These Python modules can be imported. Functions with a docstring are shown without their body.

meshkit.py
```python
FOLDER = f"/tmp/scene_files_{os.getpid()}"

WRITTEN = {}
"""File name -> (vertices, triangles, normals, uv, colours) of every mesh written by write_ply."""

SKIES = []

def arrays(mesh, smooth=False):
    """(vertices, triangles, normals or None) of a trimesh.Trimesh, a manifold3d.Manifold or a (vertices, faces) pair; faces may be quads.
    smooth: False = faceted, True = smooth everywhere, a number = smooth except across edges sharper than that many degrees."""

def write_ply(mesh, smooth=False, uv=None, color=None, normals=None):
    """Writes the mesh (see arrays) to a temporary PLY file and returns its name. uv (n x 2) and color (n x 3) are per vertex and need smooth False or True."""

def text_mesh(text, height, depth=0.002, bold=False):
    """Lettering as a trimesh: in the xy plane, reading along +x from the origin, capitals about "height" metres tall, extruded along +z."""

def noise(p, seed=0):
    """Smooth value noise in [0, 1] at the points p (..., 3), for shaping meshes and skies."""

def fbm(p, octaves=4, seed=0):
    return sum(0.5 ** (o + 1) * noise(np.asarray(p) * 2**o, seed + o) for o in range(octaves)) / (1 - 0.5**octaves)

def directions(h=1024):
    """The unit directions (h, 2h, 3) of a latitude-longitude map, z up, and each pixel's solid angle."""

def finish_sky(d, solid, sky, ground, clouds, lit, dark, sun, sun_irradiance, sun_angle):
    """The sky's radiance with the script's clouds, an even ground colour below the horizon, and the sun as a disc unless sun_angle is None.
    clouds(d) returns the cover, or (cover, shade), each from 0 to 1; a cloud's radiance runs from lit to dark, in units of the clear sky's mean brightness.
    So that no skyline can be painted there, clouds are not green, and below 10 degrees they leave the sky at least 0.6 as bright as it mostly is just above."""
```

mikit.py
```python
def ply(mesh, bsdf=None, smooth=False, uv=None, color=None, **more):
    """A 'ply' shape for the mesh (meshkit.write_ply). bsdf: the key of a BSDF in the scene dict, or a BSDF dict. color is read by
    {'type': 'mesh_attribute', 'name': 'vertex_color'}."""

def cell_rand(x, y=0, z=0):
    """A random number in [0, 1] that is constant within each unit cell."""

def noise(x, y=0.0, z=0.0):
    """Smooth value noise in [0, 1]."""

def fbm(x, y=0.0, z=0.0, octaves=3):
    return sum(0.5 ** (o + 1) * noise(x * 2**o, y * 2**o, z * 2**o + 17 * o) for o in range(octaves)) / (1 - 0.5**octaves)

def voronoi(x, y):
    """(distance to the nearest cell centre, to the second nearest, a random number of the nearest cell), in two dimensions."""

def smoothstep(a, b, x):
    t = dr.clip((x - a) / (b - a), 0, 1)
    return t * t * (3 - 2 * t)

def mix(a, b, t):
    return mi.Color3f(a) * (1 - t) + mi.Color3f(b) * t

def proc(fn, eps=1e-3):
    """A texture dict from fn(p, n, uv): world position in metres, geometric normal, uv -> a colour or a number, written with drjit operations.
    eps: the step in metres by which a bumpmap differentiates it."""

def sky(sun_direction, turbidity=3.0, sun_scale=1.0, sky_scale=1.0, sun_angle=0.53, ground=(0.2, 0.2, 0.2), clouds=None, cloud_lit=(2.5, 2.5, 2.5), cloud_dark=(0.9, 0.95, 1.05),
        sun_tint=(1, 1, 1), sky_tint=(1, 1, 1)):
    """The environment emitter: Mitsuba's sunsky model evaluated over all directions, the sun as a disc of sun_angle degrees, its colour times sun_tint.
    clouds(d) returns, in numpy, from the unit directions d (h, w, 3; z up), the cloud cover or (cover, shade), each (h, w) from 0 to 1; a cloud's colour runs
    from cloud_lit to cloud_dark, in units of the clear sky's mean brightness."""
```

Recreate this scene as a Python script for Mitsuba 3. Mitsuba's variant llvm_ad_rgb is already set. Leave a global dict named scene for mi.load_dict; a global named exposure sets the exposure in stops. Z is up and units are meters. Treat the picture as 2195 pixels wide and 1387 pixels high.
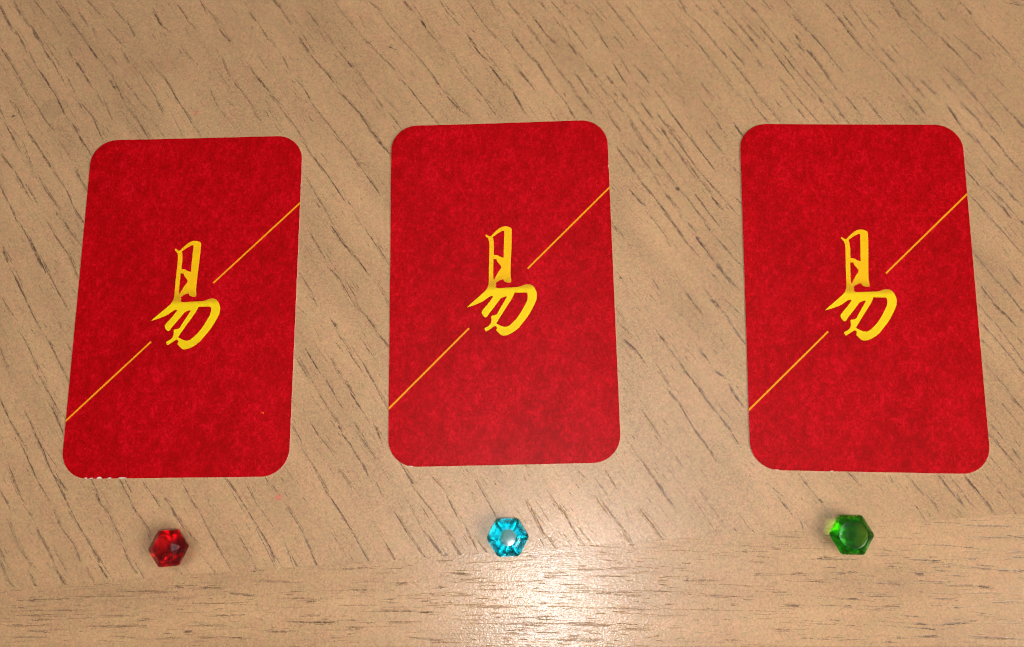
import math
import numpy as np
import trimesh
import drjit as dr
import mitsuba as mi
import mikit
from mikit import noise, fbm, smoothstep, mix
from shapely.geometry import Polygon, Point, box, LineString
from shapely import affinity, constrained_delaunay_triangles

T = mi.ScalarTransform4f
MM = 0.001
scene, labels = {"type": "scene"}, {}

# ------------------------------------------------------------------ camera, lamps, exposure
CAM_H = 0.26819
F = np.array([-0.03457198, 0.22874865, -0.97287144])
U = np.array([0.02651567, 0.97332062, 0.227912])
scene["camera"] = {
    "type": "perspective", "fov": 54.7812, "fov_axis": "x", "near_clip": 0.01, "far_clip": 20.0,
    "to_world": T().look_at(origin=[0, 0, CAM_H], target=[float(v) for v in np.array([0, 0, CAM_H]) + F], up=[float(v) for v in U]),
}
exposure = 0.2


def disc_mesh(r, n=32):
    a = np.arange(n) * 2 * np.pi / n
    v = np.vstack([np.stack([r * np.cos(a), r * np.sin(a), a * 0], 1), [[0, 0, 0]]])
    return trimesh.Trimesh(v, [[i, (i + 1) % n, n] for i in range(n)], process=False)


def lamp(name, at, aim, radius, rgb, label, category):
    """A round lamp: a disc that gives off light towards aim."""
    at, aim = np.array(at, float), np.array(aim, float)
    z = (aim - at) / np.linalg.norm(aim - at)
    x = np.cross([0.3, 0.9, 0.1], z)
    x /= np.linalg.norm(x)
    m = np.eye(4)
    m[:3, 0], m[:3, 1], m[:3, 2], m[:3, 3] = x, np.cross(z, x), z, at
    scene[name] = mikit.ply(disc_mesh(radius), {"type": "diffuse", "reflectance": {"type": "rgb", "value": 0.3}}, emitter={"type": "area", "radiance": {"type": "rgb", "value": list(rgb)}}, to_world=T(m))
    labels[name] = {"label": label, "category": category}


# the phone's flash beside the lens, the ceiling light overhead (its soft reflection lies round the middle gem) and a lamp further off to the right
lamp("flash_lamp", (-0.0016, -0.0262, 0.268), (0.0, 0.045, 0.0), 0.0055, (820, 830, 835), "small round white flash lamp beside the camera lens", "flash lamp")
lamp("ceiling_lamp", (0.06, 0.08, 1.5), (0.06, 0.08, 0), 0.30, (2.9, 3.0, 3.1), "broad round ceiling lamp straight above the table", "ceiling lamp")
lamp("standing_lamp", (0.98, -0.55, 1.05), (0, 0.05, 0), 0.48, (7.6, 7.15, 6.6), "broad warm lamp standing off to the right of the table", "standing lamp")
scene["room_light"] = {"type": "constant", "radiance": {"type": "rgb", "value": [0.10, 0.097, 0.092]}}

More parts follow.
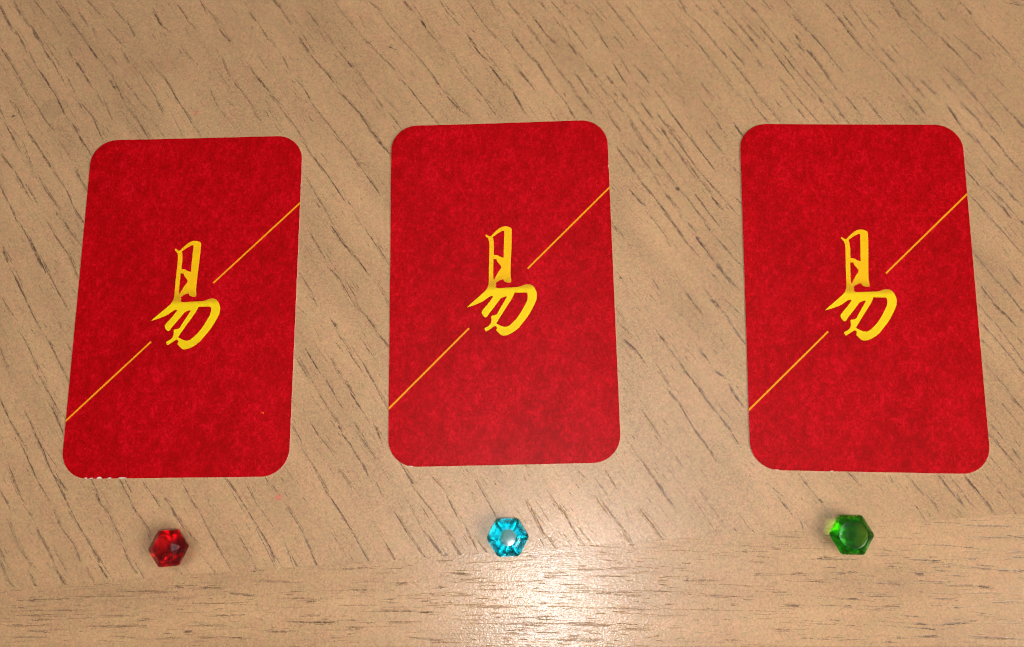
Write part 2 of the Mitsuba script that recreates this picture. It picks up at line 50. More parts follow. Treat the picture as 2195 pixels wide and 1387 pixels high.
# ------------------------------------------------------------------ wood
# Open pores of the veneer, as seen: start x, y, end x, y (1/50 mm), width (1/100 mm), depth of stain (%)
PORES_D = "-8292 8380 -8067 8015 46 90 -8296 8425 -8178 8232 26 50 -8077 8451 -7950 8241 33 80 -7950 8241 -7782 8012 26 70 -7824 8111 -7598 7785 33 70 -7725 7931 -7631 7795 85 60 -7598 7785 -7518 7624 26 50 -7534 7625 -7404 7437 32 90 -7389 7445 -7275 7250 26 70 -7230 7197 -7191 7110 26 60 -7531 7765 -7233 7318 32 30 -8019 7942 -7950 7904 78 40 -7958 7905 -7812 7653 29 70 -7758 7599 -7622 7350 45 35 -8222 7705 -8033 7436 46 60 -8033 7436 -7864 7187 23 60 -7880 7188 -7726 6924 19 50 -7710 6924 -7543 6679 26 55 -7525 6662 -7412 6472 38 50 -7412 6472 -7253 6281 25 45 -7761 8483 -7566 8234 20 50 -7432 8469 -7264 8230 30 70 -7383 8467 -7159 8137 20 40 -7171 8093 -7044 7938 26 60 -7044 7938 -6827 7649 19 50 -6835 7649 -6700 7470 71 80 -6647 7416 -6433 7132 19 50 -7121 8456 -7040 8274 29 40 -7037 8238 -6890 8029 23 60 -6924 8447 -6708 8189 33 40 -6597 8434 -6509 8341 29 50 -6504 8287 -6309 8058 23 50 -6276 8048 -6145 7796 32 45 -7371 7969 -7298 7878 26 35 -7469 8150 -7373 7987 26 20 -7165 7645 -7087 7485 32 55 -7015 7396 -6888 7218 32 75 -6904 7219 -6769 7034 29 80 -6804 7964 -6725 7785 32 30 -6629 8009 -6346 7682 39 40 -7549 7261 -7382 7014 52 80 -7382 7014 -7234 6787 22 60 -7242 6787 -7128 6579 45 85 -6493 7497 -6387 7371 32 45 -6286 7523 -6186 7355 32 65 -6203 7485 -6073 7221 22 35 -6477 7082 -6370 6924 51 80 -6433 7132 -6227 6715 26 60 -6236 7056 -6131 6915 38 40 -6098 6897 -6008 6741 32 50 -6008 6741 -5855 6583 19 30 -5970 7114 -5740 6765 29 40 -5738 6731 -5631 6533 28 80 -5883 8208 -5738 7973 45 70 -5809 8064 -5738 7964 58 80 -5738 7973 -5653 7899 19 50 -5669 7137 -5529 6927 25 70 -5528 6910 -5370 6650 29 80 -5353 6632 -5267 6511 22 50 -5500 8299 -5358 8081 29 70 -5875 7369 -5735 7174 19 35 -7139 7159 -6990 6914 39 30 -6928 6741 -6856 6637 32 65 -6896 6740 -6667 6462 25 50 -6703 6513 -6515 6138 28 65 -6524 6255 -6472 6187 25 40 -6654 6901 -6560 6711 26 50 -6531 6744 -6381 6434 25 50 -7987 6815 -7876 6658 29 45 -7884 6743 -7707 6398 29 50 -8118 6684 -8038 6528 32 60 -8029 6444 -7806 6117 29 70 -7944 6390 -7802 6234 22 40 -7650 6296 -7518 6079 29 55 -6995 6406 -6884 6218 32 80 -6884 6218 -6784 6053 44 70 -6979 6406 -6802 6182 19 35 -6140 6594 -5966 6369 22 50 -5966 6369 -5824 6130 50 55 -5863 6248 -5777 6129 19 40 -5744 6344 -5590 6139 19 40 -7923 6541 -7885 6540 64 100 -5481 8262 -5339 8044 26 70 -5338 8027 -5200 7863 23 40 -5164 8373 -5073 8192 32 50 -5042 8209 -4833 7901 19 50 -4957 8134 -4787 7934 19 30 -4847 7866 -4727 7704 35 70 -4730 7757 -4661 7650 22 70 -4379 8128 -4284 7975 26 65 -4208 7875 -4097 7697 26 65 -4040 7659 -3956 7552 19 30 -4033 8326 -3916 8179 71 60 -3916 8179 -3729 7873 26 50 -3611 7677 -3461 7429 35 85 -3582 7763 -3382 7426 22 50 -3461 7429 -3216 7094 22 60 -3249 7163 -3054 6901 31 75 -3314 7251 -2975 6864 16 40 -3447 8037 -3315 7856 29 65 -3234 7801 -3068 7499 22 50 -3003 7428 -2873 7251 19 50 -2873 7251 -2809 7163 35 95 -3086 8250 -2953 8051 22 35 -2856 7960 -2798 7835 22 30 -5390 7557 -5235 7361 26 30 -4774 7360 -4649 7064 38 40 -4565 6958 -4498 6871 28 50 -4482 6870 -4230 6490 19 50 -4261 6491 -4129 6319 25 40 -4339 7206 -4237 7048 25 60 -4254 7066 -4088 6855 38 70 -4037 6752 -3857 6543 25 50 -3989 6733 -3858 6594 19 50 -3855 7376 -3770 7201 29 50 -3620 6956 -3490 6799 31 40 -3506 6816 -3415 6644 28 70 -3406 6627 -3244 6387 19 45 -3228 6370 -2893 5916 19 60 -3856 6526 -3628 6235 25 40 -3661 6286 -3449 5964 31 45 -5578 6980 -5439 6771 29 50 -5454 6771 -5368 6650 28 80 -5368 6650 -5161 6323 25 55 -5160 6306 -5042 6152 19 40 -4922 6853 -4816 6629 28 45 -4765 6543 -4664 6405 22 40 -4666 6439 -4532 6250 19 35 -5521 6571 -5307 6145 19 35 -2957 6762 -2749 6469 28 65 -3001 8124 -2707 7710 25 35 -2610 7602 -2562 7531 28 50 -2563 7566 -2506 7503 35 60 -2498 7477 -2291 7228 19 40 -2291 7246 -2148 7087 28 45 -2541 8228 -2396 8081 45 35 -2395 8046 -2250 7830 29 40 -2234 7812 -1790 7260 22 40 -1790 7260 -1571 6963 22 50 -1586 6972 -1470 6773 40 75 -1462 6756 -1354 6651 19 40 -1370 6618 -1170 6378 34 75 -1308 6616 -1124 6343 22 50 -1124 6393 -1033 6273 22 50 -2048 8242 -1888 8042 35 60 -1872 8129 -1713 7878 19 40 -1760 7871 -1697 7764 57 85 -1681 7738 -1539 7542 31 45 -1492 7488 -1399 7347 19 25 -1476 8218 -1381 8021 25 55 -1397 8057 -1193 7787 22 50 -1381 8109 -1271 7964 38 35 -1064 8201 -847 7842 25 65 -847 7842 -631 7540 22 50 -523 7432 -357 7170 19 40 -717 8186 -640 8008 19 40 -434 8122 -234 7852 28 40 -395 7651 -244 7387 22 65 -1053 7591 -960 7450 38 75 -961 7416 -868 7284 41 95 -868 7284 -776 7203 22 70 -882 7447 -729 7218 16 50 -729 7235 -592 7026 22 50 -731 7083 -564 6840 37 80 -564 6840 -397 6649 19 60 -397 6649 -264 6377 31 70 -1274 7291 -1197 7135 19 40 -1135 7098 -1058 6977 22 50 -1213 7084 -997 6806 28 40 -951 6754 -830 6581 22 60 -815 6548 -649 6276 25 55 -784 6546 -708 6460 18 40 -3018 7446 -2872 7251 22 40 -2872 7251 -2815 7164 44 90 -2809 7249 -2567 6865 19 45 -2567 6865 -2424 6658 16 30 -2424 6641 -2329 6504 25 45 -2347 6688 -2049 6360 16 35 -2053 6930 -1990 6843 28 50 -1943 6791 -1741 6499 40 75 -1741 6499 -1494 6174 22 50 -2986 6746 -2764 6520 25 60 -2780 6537 -2558 6262 50 60 -2668 6366 -2510 6145 22 80 -2510 6145 -2322 5896 46 70 -2235 6400 -2032 6111 22 50 -3017 6031 -2922 5917 22 50 -344 7051 -254 6895 22 50 -2238 7466 -2215 7457 44 80 -448 8122 -248 7852 25 45 -157 7727 9 7497 34 70 -52 7551 39 7427 25 50 54 7409 246 7045 22 60 246 7045 378 6837 18 60 -75 7880 135 7543 34 75 105 7579 241 7428 44 55 -394 7599 -197 7300 25 70 -197 7317 -77 7142 40 50 -91 7210 88 6916 37 70 73 6933 183 6744 28 80 190 6710 382 6453 18 40 339 6538 439 6335 28 60 439 6319 497 6217 34 70 24 8120 116 8011 38 50 198 8130 394 7861 25 60 267 7797 327 7708 31 50 358 7724 475 7478 22 50 443 7428 561 7236 37 80 562 7287 651 7164 19 50 665 7130 899 6784 22 50 737 6992 825 6854 43 50 386 8140 446 8050 28 50 571 8045 632 7972 19 40 482 7684 586 7525 25 60 586 7525 703 7332 25 60 610 7800 670 7711 31 55 782 7793 928 7546 19 40 912 7529 1027 7319 31 55 778 8123 1030 7782 19 40 834 7947 953 7786 19 50 1042 8077 1204 7845 25 70 1189 7862 1262 7747 47 60 1262 7738 1379 7579 19 45 1379 7579 1458 7447 31 75 1321 8013 1453 7834 31 40 1451 7800 1767 7307 19 45 1767 7299 1824 7220 28 65 1824 7220 2051 6874 18 60 1128 7503 1251 7311 25 55 1739 7650 1782 7597 25 40 2118 8067 2201 7890 25 50 1954 7917 2169 7598 19 30 -327 7033 -162 6791 37 65 -162 6807 -87 6687 22 50 -531 6838 -411 6683 22 60 -396 6665 -263 6377 49 60 535 6915 722 6573 43 50 409 6836 540 6597 43 50 540 6597 742 6283 27 65 699 6359 742 6283 37 70 1079 7080 1293 6685 37 70 1009 6847 1080 6727 55 60 1191 7160 1347 6867 25 40 1388 6765 1532 6576 18 50 1400 7034 1516 6878 18 40 1516 6894 1601 6740 37 70 881 6734 996 6546 18 50 1084 6460 1185 6308 27 60 1168 6623 1282 6453 37 60 1281 6436 1439 6232 27 50 1472 6595 1556 6459 18 40 1478 6412 1618 6177 36 70 1299 6155 1494 5790 24 65 1450 6150 1607 5948 30 55 1578 5982 1719 5782 15 40 827 6520 987 6315 21 35 986 6282 1141 5997 27 45 1685 6604 1839 6350 27 65 1839 6350 2062 5997 24 65 1697 6239 1850 5988 30 60 1731 6025 1828 5859 45 65 1834 5973 2017 5744 24 60 119 6347 206 6179 18 40 1792 6900 1892 6763 21 45 2119 8067 2205 7941 28 50 2363 7987 2449 7871 25 50 2245 7819 2389 7641 19 40 2389 7649 2545 7429 25 60 2544 7412 2685 7220 18 50 2671 7237 2769 7106 34 70 2825 7028 2867 6976 27 60 2867 6976 3140 6549 24 70 3112 6583 3177 6432 27 40 3193 6439 3490 6011 21 65 2693 8042 2833 7829 22 50 2619 7855 2691 7783 28 50 2747 7686 2973 7395 28 80 2973 7395 3125 7168 18 50 2903 7723 3085 7458 37 50 3086 7475 3235 7215 34 75 3096 7620 3264 7392 21 65 3094 8026 3304 7723 22 70 3302 7706 3550 7338 18 50 3278 7587 3456 7308 31 80 3549 7321 3672 7147 37 60 3356 8015 3482 7836 22 50 3678 7984 3761 7859 22 45 3769 7773 3948 7526 21 60 3949 7543 4260 7090 33 75 4257 7056 4429 6799 18 60 3787 7430 3839 7326 43 75 3820 7276 3901 7155 36 55 3948 7170 4068 6980 45 80 4068 6980 4225 6707 27 70 4157 6793 4339 6471 18 45 3432 7190 3726 6693 30 70 3607 7099 3721 6910 39 85 3727 6893 4035 6433 18 50 3672 7147 3779 6974 18 35 2796 7283 3018 6954 27 80 2950 7074 3007 7021 18 60 2299 7422 2509 7108 21 55 2508 7091 2689 6816 21 60 2689 6816 2826 6594 21 55 2218 7630 2318 7489 18 30 3206 7030 3274 6927 24 65 3531 6717 3626 6580 24 50 3508 6618 3664 6315 21 55 3429 6373 3482 6289 27 70 3625 6564 4013 6008 18 50 3732 6230 3840 6079 27 75 3849 6905 4102 6513 24 50 4034 6416 4098 6299 45 65 4097 6282 4293 5982 27 60 4235 6327 4442 5976 21 50 4451 6392 4568 6200 21 70 4232 7978 4409 7729 24 70 4409 7729 4502 7571 40 65 4500 7554 4698 7241 27 75 4516 7725 4648 7506 21 65 4612 7927 4743 7698 18 40 2363 6711 2486 6491 21 50 3043 6453 3162 6235 18 50 3148 6252 3311 6017 24 70 2345 6430 2566 6093 15 45 2550 6077 2617 5961 24 70 1909 6215 2048 5997 27 75 1894 5938 2005 5771 33 60 2145 5848 2213 5737 27 70 2802 6035 2909 5853 27 75 2377 5969 2459 5836 24 50 1952 6995 2064 6806 18 30 2047 6507 2130 6372 18 30 4464 7641 4609 7397 33 70 4609 7397 4752 7154 24 70 4766 7137 4926 6929 18 30 4533 7724 4650 7514 18 50 4569 7946 4768 7629 21 40 4767 7612 4962 7281 24 50 4853 7711 5011 7465 24 55 5212 7936 5291 7813 27 60 5289 7795 5352 7673 40 60 5394 7637 5447 7567 18 40 5486 7925 5631 7713 27 75 5540 7716 5659 7558 24 55 5659 7558 5849 7363 21 45 5904 7310 5954 7224 18 50 5954 7224 6071 7068 42 70 6084 7051 6214 6879 24 70 6212 6862 6323 6675 15 40 5918 7701 5995 7578 24 80 6228 7876 6280 7806 27 65 6340 7735 6383 7656 33 85 6389 7579 6499 7371 18 40 6487 7388 6654 7162 24 60 6640 7289 6830 7021 24 65 6826 6988 7022 6698 21 45 5480 7446 5678 7185 21 45 5166 7205 5257 7059 24 65 5025 7160 5182 6919 21 50 4936 7021 5001 6926 21 50 5024 6925 5106 6772 27 80 5121 6772 5300 6483 21 55 4848 7201 4900 7115 18 40 5338 6697 5570 6358 24 60 5527 6640 5724 6402 27 60 5629 6487 5724 6402 36 70 5416 6315 5528 6115 30 65 5236 6436 5298 6319 18 40 5318 6237 5451 6085 18 50 5892 6825 6110 6519 24 65 5963 6789 6204 6433 27 60 6215 6400 6317 6265 33 60 6330 6248 6562 5867 24 55 6402 6115 6501 5966 18 50 5829 6661 5993 6408 27 60 6051 6275 6241 6007 27 75 6243 6024 6326 5859 32 65 6183 7249 6338 7041 15 45 6353 7040 6446 6945 27 75 5883 6167 6021 5902 38 75 6018 5870 6199 5671 23 60 6178 5736 6263 5593 26 65 6474 6455 6625 6237 18 50 6662 6187 6761 6037 29 65 6786 6004 6904 5822 32 75 6414 5743 6526 5584 35 70 6336 5826 6427 5727 18 40 4438 6392 4562 6199 21 50 4757 6290 4924 6023 27 65 4677 6392 4717 6341 21 50 5158 6128 5248 5995 18 40 4325 6142 4445 5992 24 50 6626 6598 6703 6496 18 35 -7909 6242 -7740 5978 33 55 -7691 6105 -7515 5650 24 50 -7601 6231 -7389 5923 33 60 -7411 5945 -7247 5705 73 60 -7247 5705 -7017 5381 28 50 -6995 5359 -6825 5020 32 60 -6827 5040 -6678 4808 32 65 -7163 6129 -6954 5822 24 35 -6865 6204 -6655 5876 33 70 -6857 5628 -6784 5478 44 55 -6742 5455 -6669 5306 24 50 -8008 5912 -7836 5714 41 70 -7790 5660 -7504 5208 41 60 -7609 5463 -7408 5153 32 50 -7416 5562 -7295 5348 28 50 -7319 5391 -7068 5048 36 60 -6969 4838 -6877 4691 32 55 -7989 5434 -7842 5177 36 55 -7820 5156 -7670 4860 60 60 -7628 4838 -7440 4544 28 60 -7466 4607 -7180 4090 64 75 -7233 4233 -6977 3803 32 55 -6999 3824 -6819 3560 39 60 -7284 4356 -7121 4088 24 50 -7115 4678 -6867 4344 52 50 -6869 4364 -6701 4016 36 50 -7231 4867 -7093 4657 24 35 -7849 4455 -7749 4248 40 70 -7831 4475 -7693 4287 24 50 -7676 4115 -7462 3737 32 85 -7462 3737 -7250 3361 27 60 -7618 4123 -7495 3878 24 35 -7819 3767 -7568 3423 28 50 -6877 4691 -6679 4460 24 40 -7423 3140 -7263 2882 31 65 -7261 2863 -7144 2648 39 55 -7139 2590 -7002 2357 27 55 -7004 2376 -6804 2068 34 60 -6928 2166 -6721 1766 46 65 -7129 2686 -7037 2530 23 40 -7050 3091 -6890 2815 31 65 -6890 2815 -6709 2503 27 60 -6938 3362 -6850 3242 23 40 -6773 3025 -6706 2926 23 50 -7286 3431 -7137 3191 23 50 -7664 2259 -7501 1972 31 80 -7501 1972 -7256 1611 27 65 -7271 1574 -7044 1164 30 80 -7020 1108 -6870 905 23 50 -7280 2061 -7122 1794 27 60 -7120 1775 -6961 1493 53 65 -6961 1493 -6867 1288 26 70 -6867 1288 -6580 796 26 70 -6765 1195 -6614 973 30 55 -6966 1549 -6775 1305 23 40 -7433 1300 -7248 949 26 60 -7741 3012 -7614 2717 35 45 -6200 928 -6115 800 34 70 -6272 1129 -6141 891 22 40 -7534 991 -7403 813 23 50 -3511 5991 -3333 5723 23 50 -3333 5723 -3138 5458 26 75 -3138 5458 -2876 5055 30 80 -2829 5053 -2772 4973 22 60 -2713 4815 -2656 4717 22 30 -2543 4578 -2392 4343 29 75 -2374 4342 -2243 4110 22 50 -2356 4361 -2262 4244 22 40 -2943 5991 -2787 5765 26 55 -2787 5765 -2614 5499 30 65 -2595 5479 -2356 5136 30 70 -2414 5972 -2223 5745 53 75 -2711 5682 -2577 5578 23 35 -3427 5388 -3299 5167 23 35 -3299 5167 -3182 4977 26 55 -3182 4986 -3026 4690 22 40 -3034 4651 -2890 4416 33 85 -2890 4416 -2758 4259 44 80 -2739 4239 -2627 4121 22 50 -2636 4122 -2533 3967 33 90 -3346 4555 -3221 4349 30 75 -3220 4330 -3124 4174 33 50 -3047 4020 -2915 3865 29 65 -2915 3865 -2707 3503 26 65 -3165 4328 -2935 3960 22 35 -2823 3843 -2691 3615 22 45 -3486 3976 -3293 3669 22 40 -3282 3594 -3254 3556 33 90 -3507 3488 -3394 3374 22 40 -2310 3660 -2218 3508 22 40 -2671 3502 -2523 3300 22 30 -2519 3308 -2383 3101 30 75 -2344 3042 -2191 2865 34 60 -2654 3439 -2519 3308 23 35 -3033 3293 -2934 3154 61 60 -2933 3096 -2757 2841 27 50 -2756 2803 -2582 2550 30 60 -2720 2878 -2565 2645 23 35 -2565 2645 -2410 2376 30 70 -2391 2338 -2200 1977 22 40 -3363 2857 -3204 2585 30 80 -3472 2687 -3313 2436 26 55 -3434 2705 -3235 2358 23 50 -3235 2358 -3020 1997 34 45 -3019 2733 -2824 2424 26 50 -2804 2385 -2669 2194 30 75 -2726 2233 -2582 2014 45 80 -3068 2411 -2970 2258 26 65 -2989 2277 -2901 2125 37 60 -2901 2125 -2834 2029 22 50 -3001 1977 -2847 1770 30 60 -2884 1770 -2826 1677 45 75 -2826 1658 -2693 1490 48 75 -2693 1472 -2541 1231 26 55 -2541 1249 -2465 1103 33 65 -3277 1835 -3141 1629 26 60 -3122 1628 -2969 1423 26 50 -3518 1804 -3380 1560 30 50 -2681 1840 -2586 1690 33 50 -2585 1634 -2358 1318 22 50 -2383 1777 -2307 1591 41 65 -3243 1301 -2992 880 26 55 -2890 1221 -2682 927 26 40 -2354 1010 -2279 835 22 40 -3378 1487 -3280 1320 22 35 1307 6091 1414 5876 27 55 1414 5876 1568 5662 35 70 1578 5661 1915 5113 23 50 1474 6127 1556 5997 31 60 1556 5997 1718 5740 23 40 1072 6099 1146 5980 39 50 1096 5720 1241 5486 31 60 1223 5528 1403 5232 46 50 1383 5233 1582 4960 69 50 1582 4960 1793 4629 46 70 1793 4629 1967 4343 49 70 1966 4323 2176 4039 23 50 1252 5735 1359 5544 23 40 1365 5669 1582 5350 27 50 1599 5308 1687 5141 23 40 1756 4995 1897 4788 31 80 1914 4747 1964 4624 23 35 1649 5524 1702 5439 58 60 1752 5655 1913 5421 23 40 1751 6011 1821 5862 54 60 1821 5862 2122 5373 50 50 1796 6115 1956 5836 43 50 1955 5815 2220 5390 31 60 2090 5477 2263 5163 38 50 2272 5306 2501 4991 31 60 2265 5183 2422 4953 23 50 2402 4933 2541 4726 57 70 2501 4991 2745 4659 30 55 1971 6109 2149 5829 31 65 2185 5786 2467 5351 31 75 2389 5946 2599 5605 27 60 2801 6016 2905 5855 35 75 2552 6067 2622 5959 23 50 1922 5088 1950 5054 92 100 2005 5008 2162 4759 27 60 2162 4759 2321 4552 23 70 2301 4533 2351 4431 30 70 2166 4982 2349 4692 27 70 2349 4692 2470 4517 30 65 1241 5074 1423 4843 54 60 1528 4658 1600 4565 27 60 1599 4555 1749 4330 27 70 971 4575 1124 4369 30 55 2054 4541 2160 4397 30 60 2138 4358 2242 4195 60 75 2242 4195 2412 3914 30 65 2413 3933 2498 3793 52 75 2498 3793 2670 3574 34 65 2498 3793 2598 3615 22 50 2438 4309 2646 4044 26 65 2645 4025 2766 3883 22 50 2743 4902 2813 4819 27 60 2737 5373 2825 5267 23 40 2205 3607 2325 3429 22 45 2315 3429 2391 3311 45 80 1976 3516 2061 3378 30 65 1501 3744 1587 3585 26 45 2312 3818 2399 3718 26 50 1052 3787 1069 3761 34 60 2319 3413 2409 3309 47 80 2409 3309 2533 3125 23 50 2532 3105 2730 2760 27 65 2008 3442 2170 3215 35 60 2604 3304 2693 3191 27 55 1551 2951 1632 2829 35 75 1631 2809 1820 2546 23 35 1819 2536 1960 2307 35 75 1960 2307 2118 2069 42 70 2118 2069 2310 1794 30 65 2310 1794 2465 1560 38 65 2464 1541 2540 1416 30 65 1032 3105 1161 2941 27 45 1081 2883 1229 2730 31 80 1238 2710 1346 2538 27 60 2118 2697 2197 2566 35 70 2311 2396 2375 2345 38 75 2470 2196 2623 1921 57 65 1543 2415 1684 2177 27 50 1626 2178 1787 1960 38 55 1787 1960 1923 1688 30 65 1923 1688 2200 1263 23 80 1321 1817 1505 1506 23 55 1690 1255 1777 1121 26 50 2302 1967 2406 1811 27 45 1003 1555 1374 980 23 40 1374 980 1515 790 26 70 982 3309 1092 3144 23 40 6441 5720 6595 5447 34 70 6595 5447 6807 5133 30 65 6093 5815 6235 5582 26 60 6196 5728 6257 5613 30 65 6256 5602 6456 5247 23 50 6290 5273 6414 5065 30 75 6398 5086 6512 4951 30 80 6511 4941 6740 4632 30 70 6011 5221 6177 4962 30 65 6338 4906 6498 4700 26 60 6261 4889 6451 4622 26 60 6453 4642 6544 4479 48 65 6482 4721 6583 4568 30 75 6011 4837 6253 4528 22 50 6250 4509 6439 4245 30 60 6439 4245 6607 3985 22 55 6668 4436 6707 4385 41 80 5958 4024 6194 3628 26 60 6194 3628 6333 3431 22 50 6333 3431 6537 3120 29 65 6006 3518 6163 3245 36 75 6163 3245 6330 3056 40 70 6400 3738 6559 3482 26 60 5930 3270 6049 3063 25 55 6210 3191 6419 2920 33 70 5974 3198 6160 2946 22 55 6145 2965 6205 2869 36 70 6202 2851 6381 2565 22 45 5933 3009 6103 2778 32 65 6103 2778 6374 2379 25 60 6356 2380 6428 2276 46 85 6363 2565 6449 2433 29 60 5920 2764 6030 2630 25 50 6408 2770 6479 2656 25 50 5899 2447 6127 2127 25 45 6186 2034 6359 1757 28 55 6085 1872 6196 1706 25 60 6196 1706 6325 1505 21 50 5884 1623 6033 1404 21 50 5848 1480 5938 1352 46 70 5938 1352 6162 1045 32 60 6155 1258 6223 1114 35 65 5495 900 5642 674 35 65 5813 1194 5947 1014 21 45 6497 3164 6540 3106 33 70 -7399 1192 -7272 955 28 60 -7272 955 -7192 837 21 40 -7070 1185 -6873 905 24 55 -6794 1179 -6623 992 38 65 -6737 1111 -6551 758 24 65 -6551 758 -6432 558 20 55 -6432 558 -6297 359 27 60 -6297 359 -6182 194 41 50 -6182 194 -6067 14 54 60 -6063 -34 -5950 -196 30 75 -6089 79 -5938 -132 20 50 -6273 1118 -6151 866 21 50 -6209 950 -6130 816 27 75 -6128 799 -5961 614 20 50 -5978 615 -5765 251 24 55 -5760 187 -5681 24 40 55 -5681 24 -5570 -123 20 45 -5597 22 -5409 -269 23 55 -5879 1110 -5724 857 31 60 -5810 1108 -5713 940 21 50 -5684 774 -5608 657 31 80 -5608 657 -5405 407 24 60 -5435 359 -5395 261 20 50 -5551 1069 -5476 968 24 55 -5420 901 -5327 775 24 70 -5138 730 -4969 448 27 55 -5238 834 -5220 824 41 70 -7495 943 -7371 741 28 50 -7354 575 -7204 262 31 45 -7182 212 -6991 -18 31 50 -7015 -114 -6959 -179 30 65 -6956 -211 -6896 -308 30 60 -7131 736 -7053 635 24 45 -6969 470 -6869 304 24 65 -6869 304 -6691 26 27 65 -6648 -72 -6503 -298 47 70 -6725 220 -6434 -220 27 40 -6751 696 -6648 496 41 55 -6648 496 -6440 248 20 60 -6440 248 -6339 52 24 65 -7455 217 -7373 86 24 60 -7440 71 -7310 -205 30 65 -6247 -47 -6141 -217 24 50 -7310 -205 -7164 -319 20 35 -4983 1008 -4889 840 27 60 -4889 840 -4743 656 27 60 -4742 640 -4612 409 20 40 -4612 409 -4484 212 20 50 -4501 220 -4420 98 27 75 -4420 98 -4214 -210 20 35 -5154 747 -5060 580 34 60 -5060 580 -4895 365 20 40 -4889 398 -4843 332 40 60 -4808 315 -4754 249 24 50 -4392 1079 -4231 893 31 60 -4356 1028 -4086 660 24 65 -4334 928 -4135 628 20 45 -4085 643 -3924 412 27 65 -3924 412 -3728 101 27 70 -3763 134 -3692 5 37 65 -3957 396 -3688 -91 20 50 -3693 53 -3570 -141 20 40 -4117 990 -4017 814 24 55 -3919 689 -3741 441 24 40 -3867 1084 -3831 1034 24 60 -3762 983 -3709 915 27 50 -4206 336 -4026 59 23 50 -4008 10 -3881 -247 20 40 -3566 699 -3320 336 20 50 -3320 319 -3214 124 23 60 -3196 60 -3117 -101 36 70 -3117 -101 -2973 -215 20 45 -3548 179 -3475 -15 20 50 -3460 16 -3372 -145 30 60 -3105 1019 -2982 818 27 60 -2965 801 -2861 652 27 70 -2861 652 -2654 339 23 60 -4641 21 -4428 -238 20 35 -2560 1261 -2466 1097 29 60 -2355 987 -2281 860 22 50 -2031 1267 -1865 977 33 65 -1902 1049 -1856 976 29 75 -1810 869 -1521 509 32 45 -2894 713 -2708 427 25 70 -2708 427 -2448 -30 29 60 -2448 -30 -2339 -153 21 45 -2079 573 -1915 307 32 60 -1915 307 -1735 43 25 55 -1718 43 -1593 -149 43 60 -1736 373 -1504 91 29 40 -1647 267 -1451 4 46 60 -1450 107 -1327 -153 25 60 -1504 474 -1343 279 29 50 -1343 209 -1097 -140 43 55 -1395 789 -1261 522 29 60 -1164 415 -1006 99 32 65 -952 150 -743 -112 32 50 -2237 226 -2001 -159 25 60 -997 994 -734 512 22 50 -1845 569 -1773 444 22 40 -2869 1213 -2607 867 22 35 -1594 1060 -1449 897 22 45 -274 626 -104 273 32 60 -52 237 16 132 28 60 33 98 135 -42 32 50 -410 37 -334 -102 32 60 33 725 187 511 29 60 187 511 321 265 28 55 321 265 556 -67 42 55 359 351 495 175 21 40 690 659 958 288 25 50 939 253 1173 -9 32 40 1182 562 1349 350 25 60 1315 385 1544 53 32 60 1480 174 1646 0 28 40 1264 1161 1497 836 21 50 1379 963 1610 623 32 65 629 943 731 799 21 40 384 1090 470 999 21 40 3298 1004 3572 606 20 55 3374 883 3405 848 27 70 3542 658 3580 606 34 75 3061 616 3106 548 31 70 1930 895 2274 361 17 40 3280 375 3333 207 30 50 2924 841 3085 701 21 35 3603 572 3705 384 20 40 3981 973 4078 851 27 65 3966 990 4057 868 31 65 4491 945 4534 859 34 50 4745 923 4922 681 24 50 5000 628 5071 509 27 45 5137 931 5265 725 27 70 5265 725 5382 570 27 65 5344 672 5398 561 30 70 5505 890 5634 700 37 75 5634 700 5795 444 24 65 5287 911 5502 584 24 40 5874 729 5959 609 20 45 6028 490 6076 414 23 55 6169 672 6206 621 34 60 4819 514 4901 344 20 35 5263 421 5371 335 23 40 5760 901 5788 850 24 50 6193 977 6222 943 27 60"
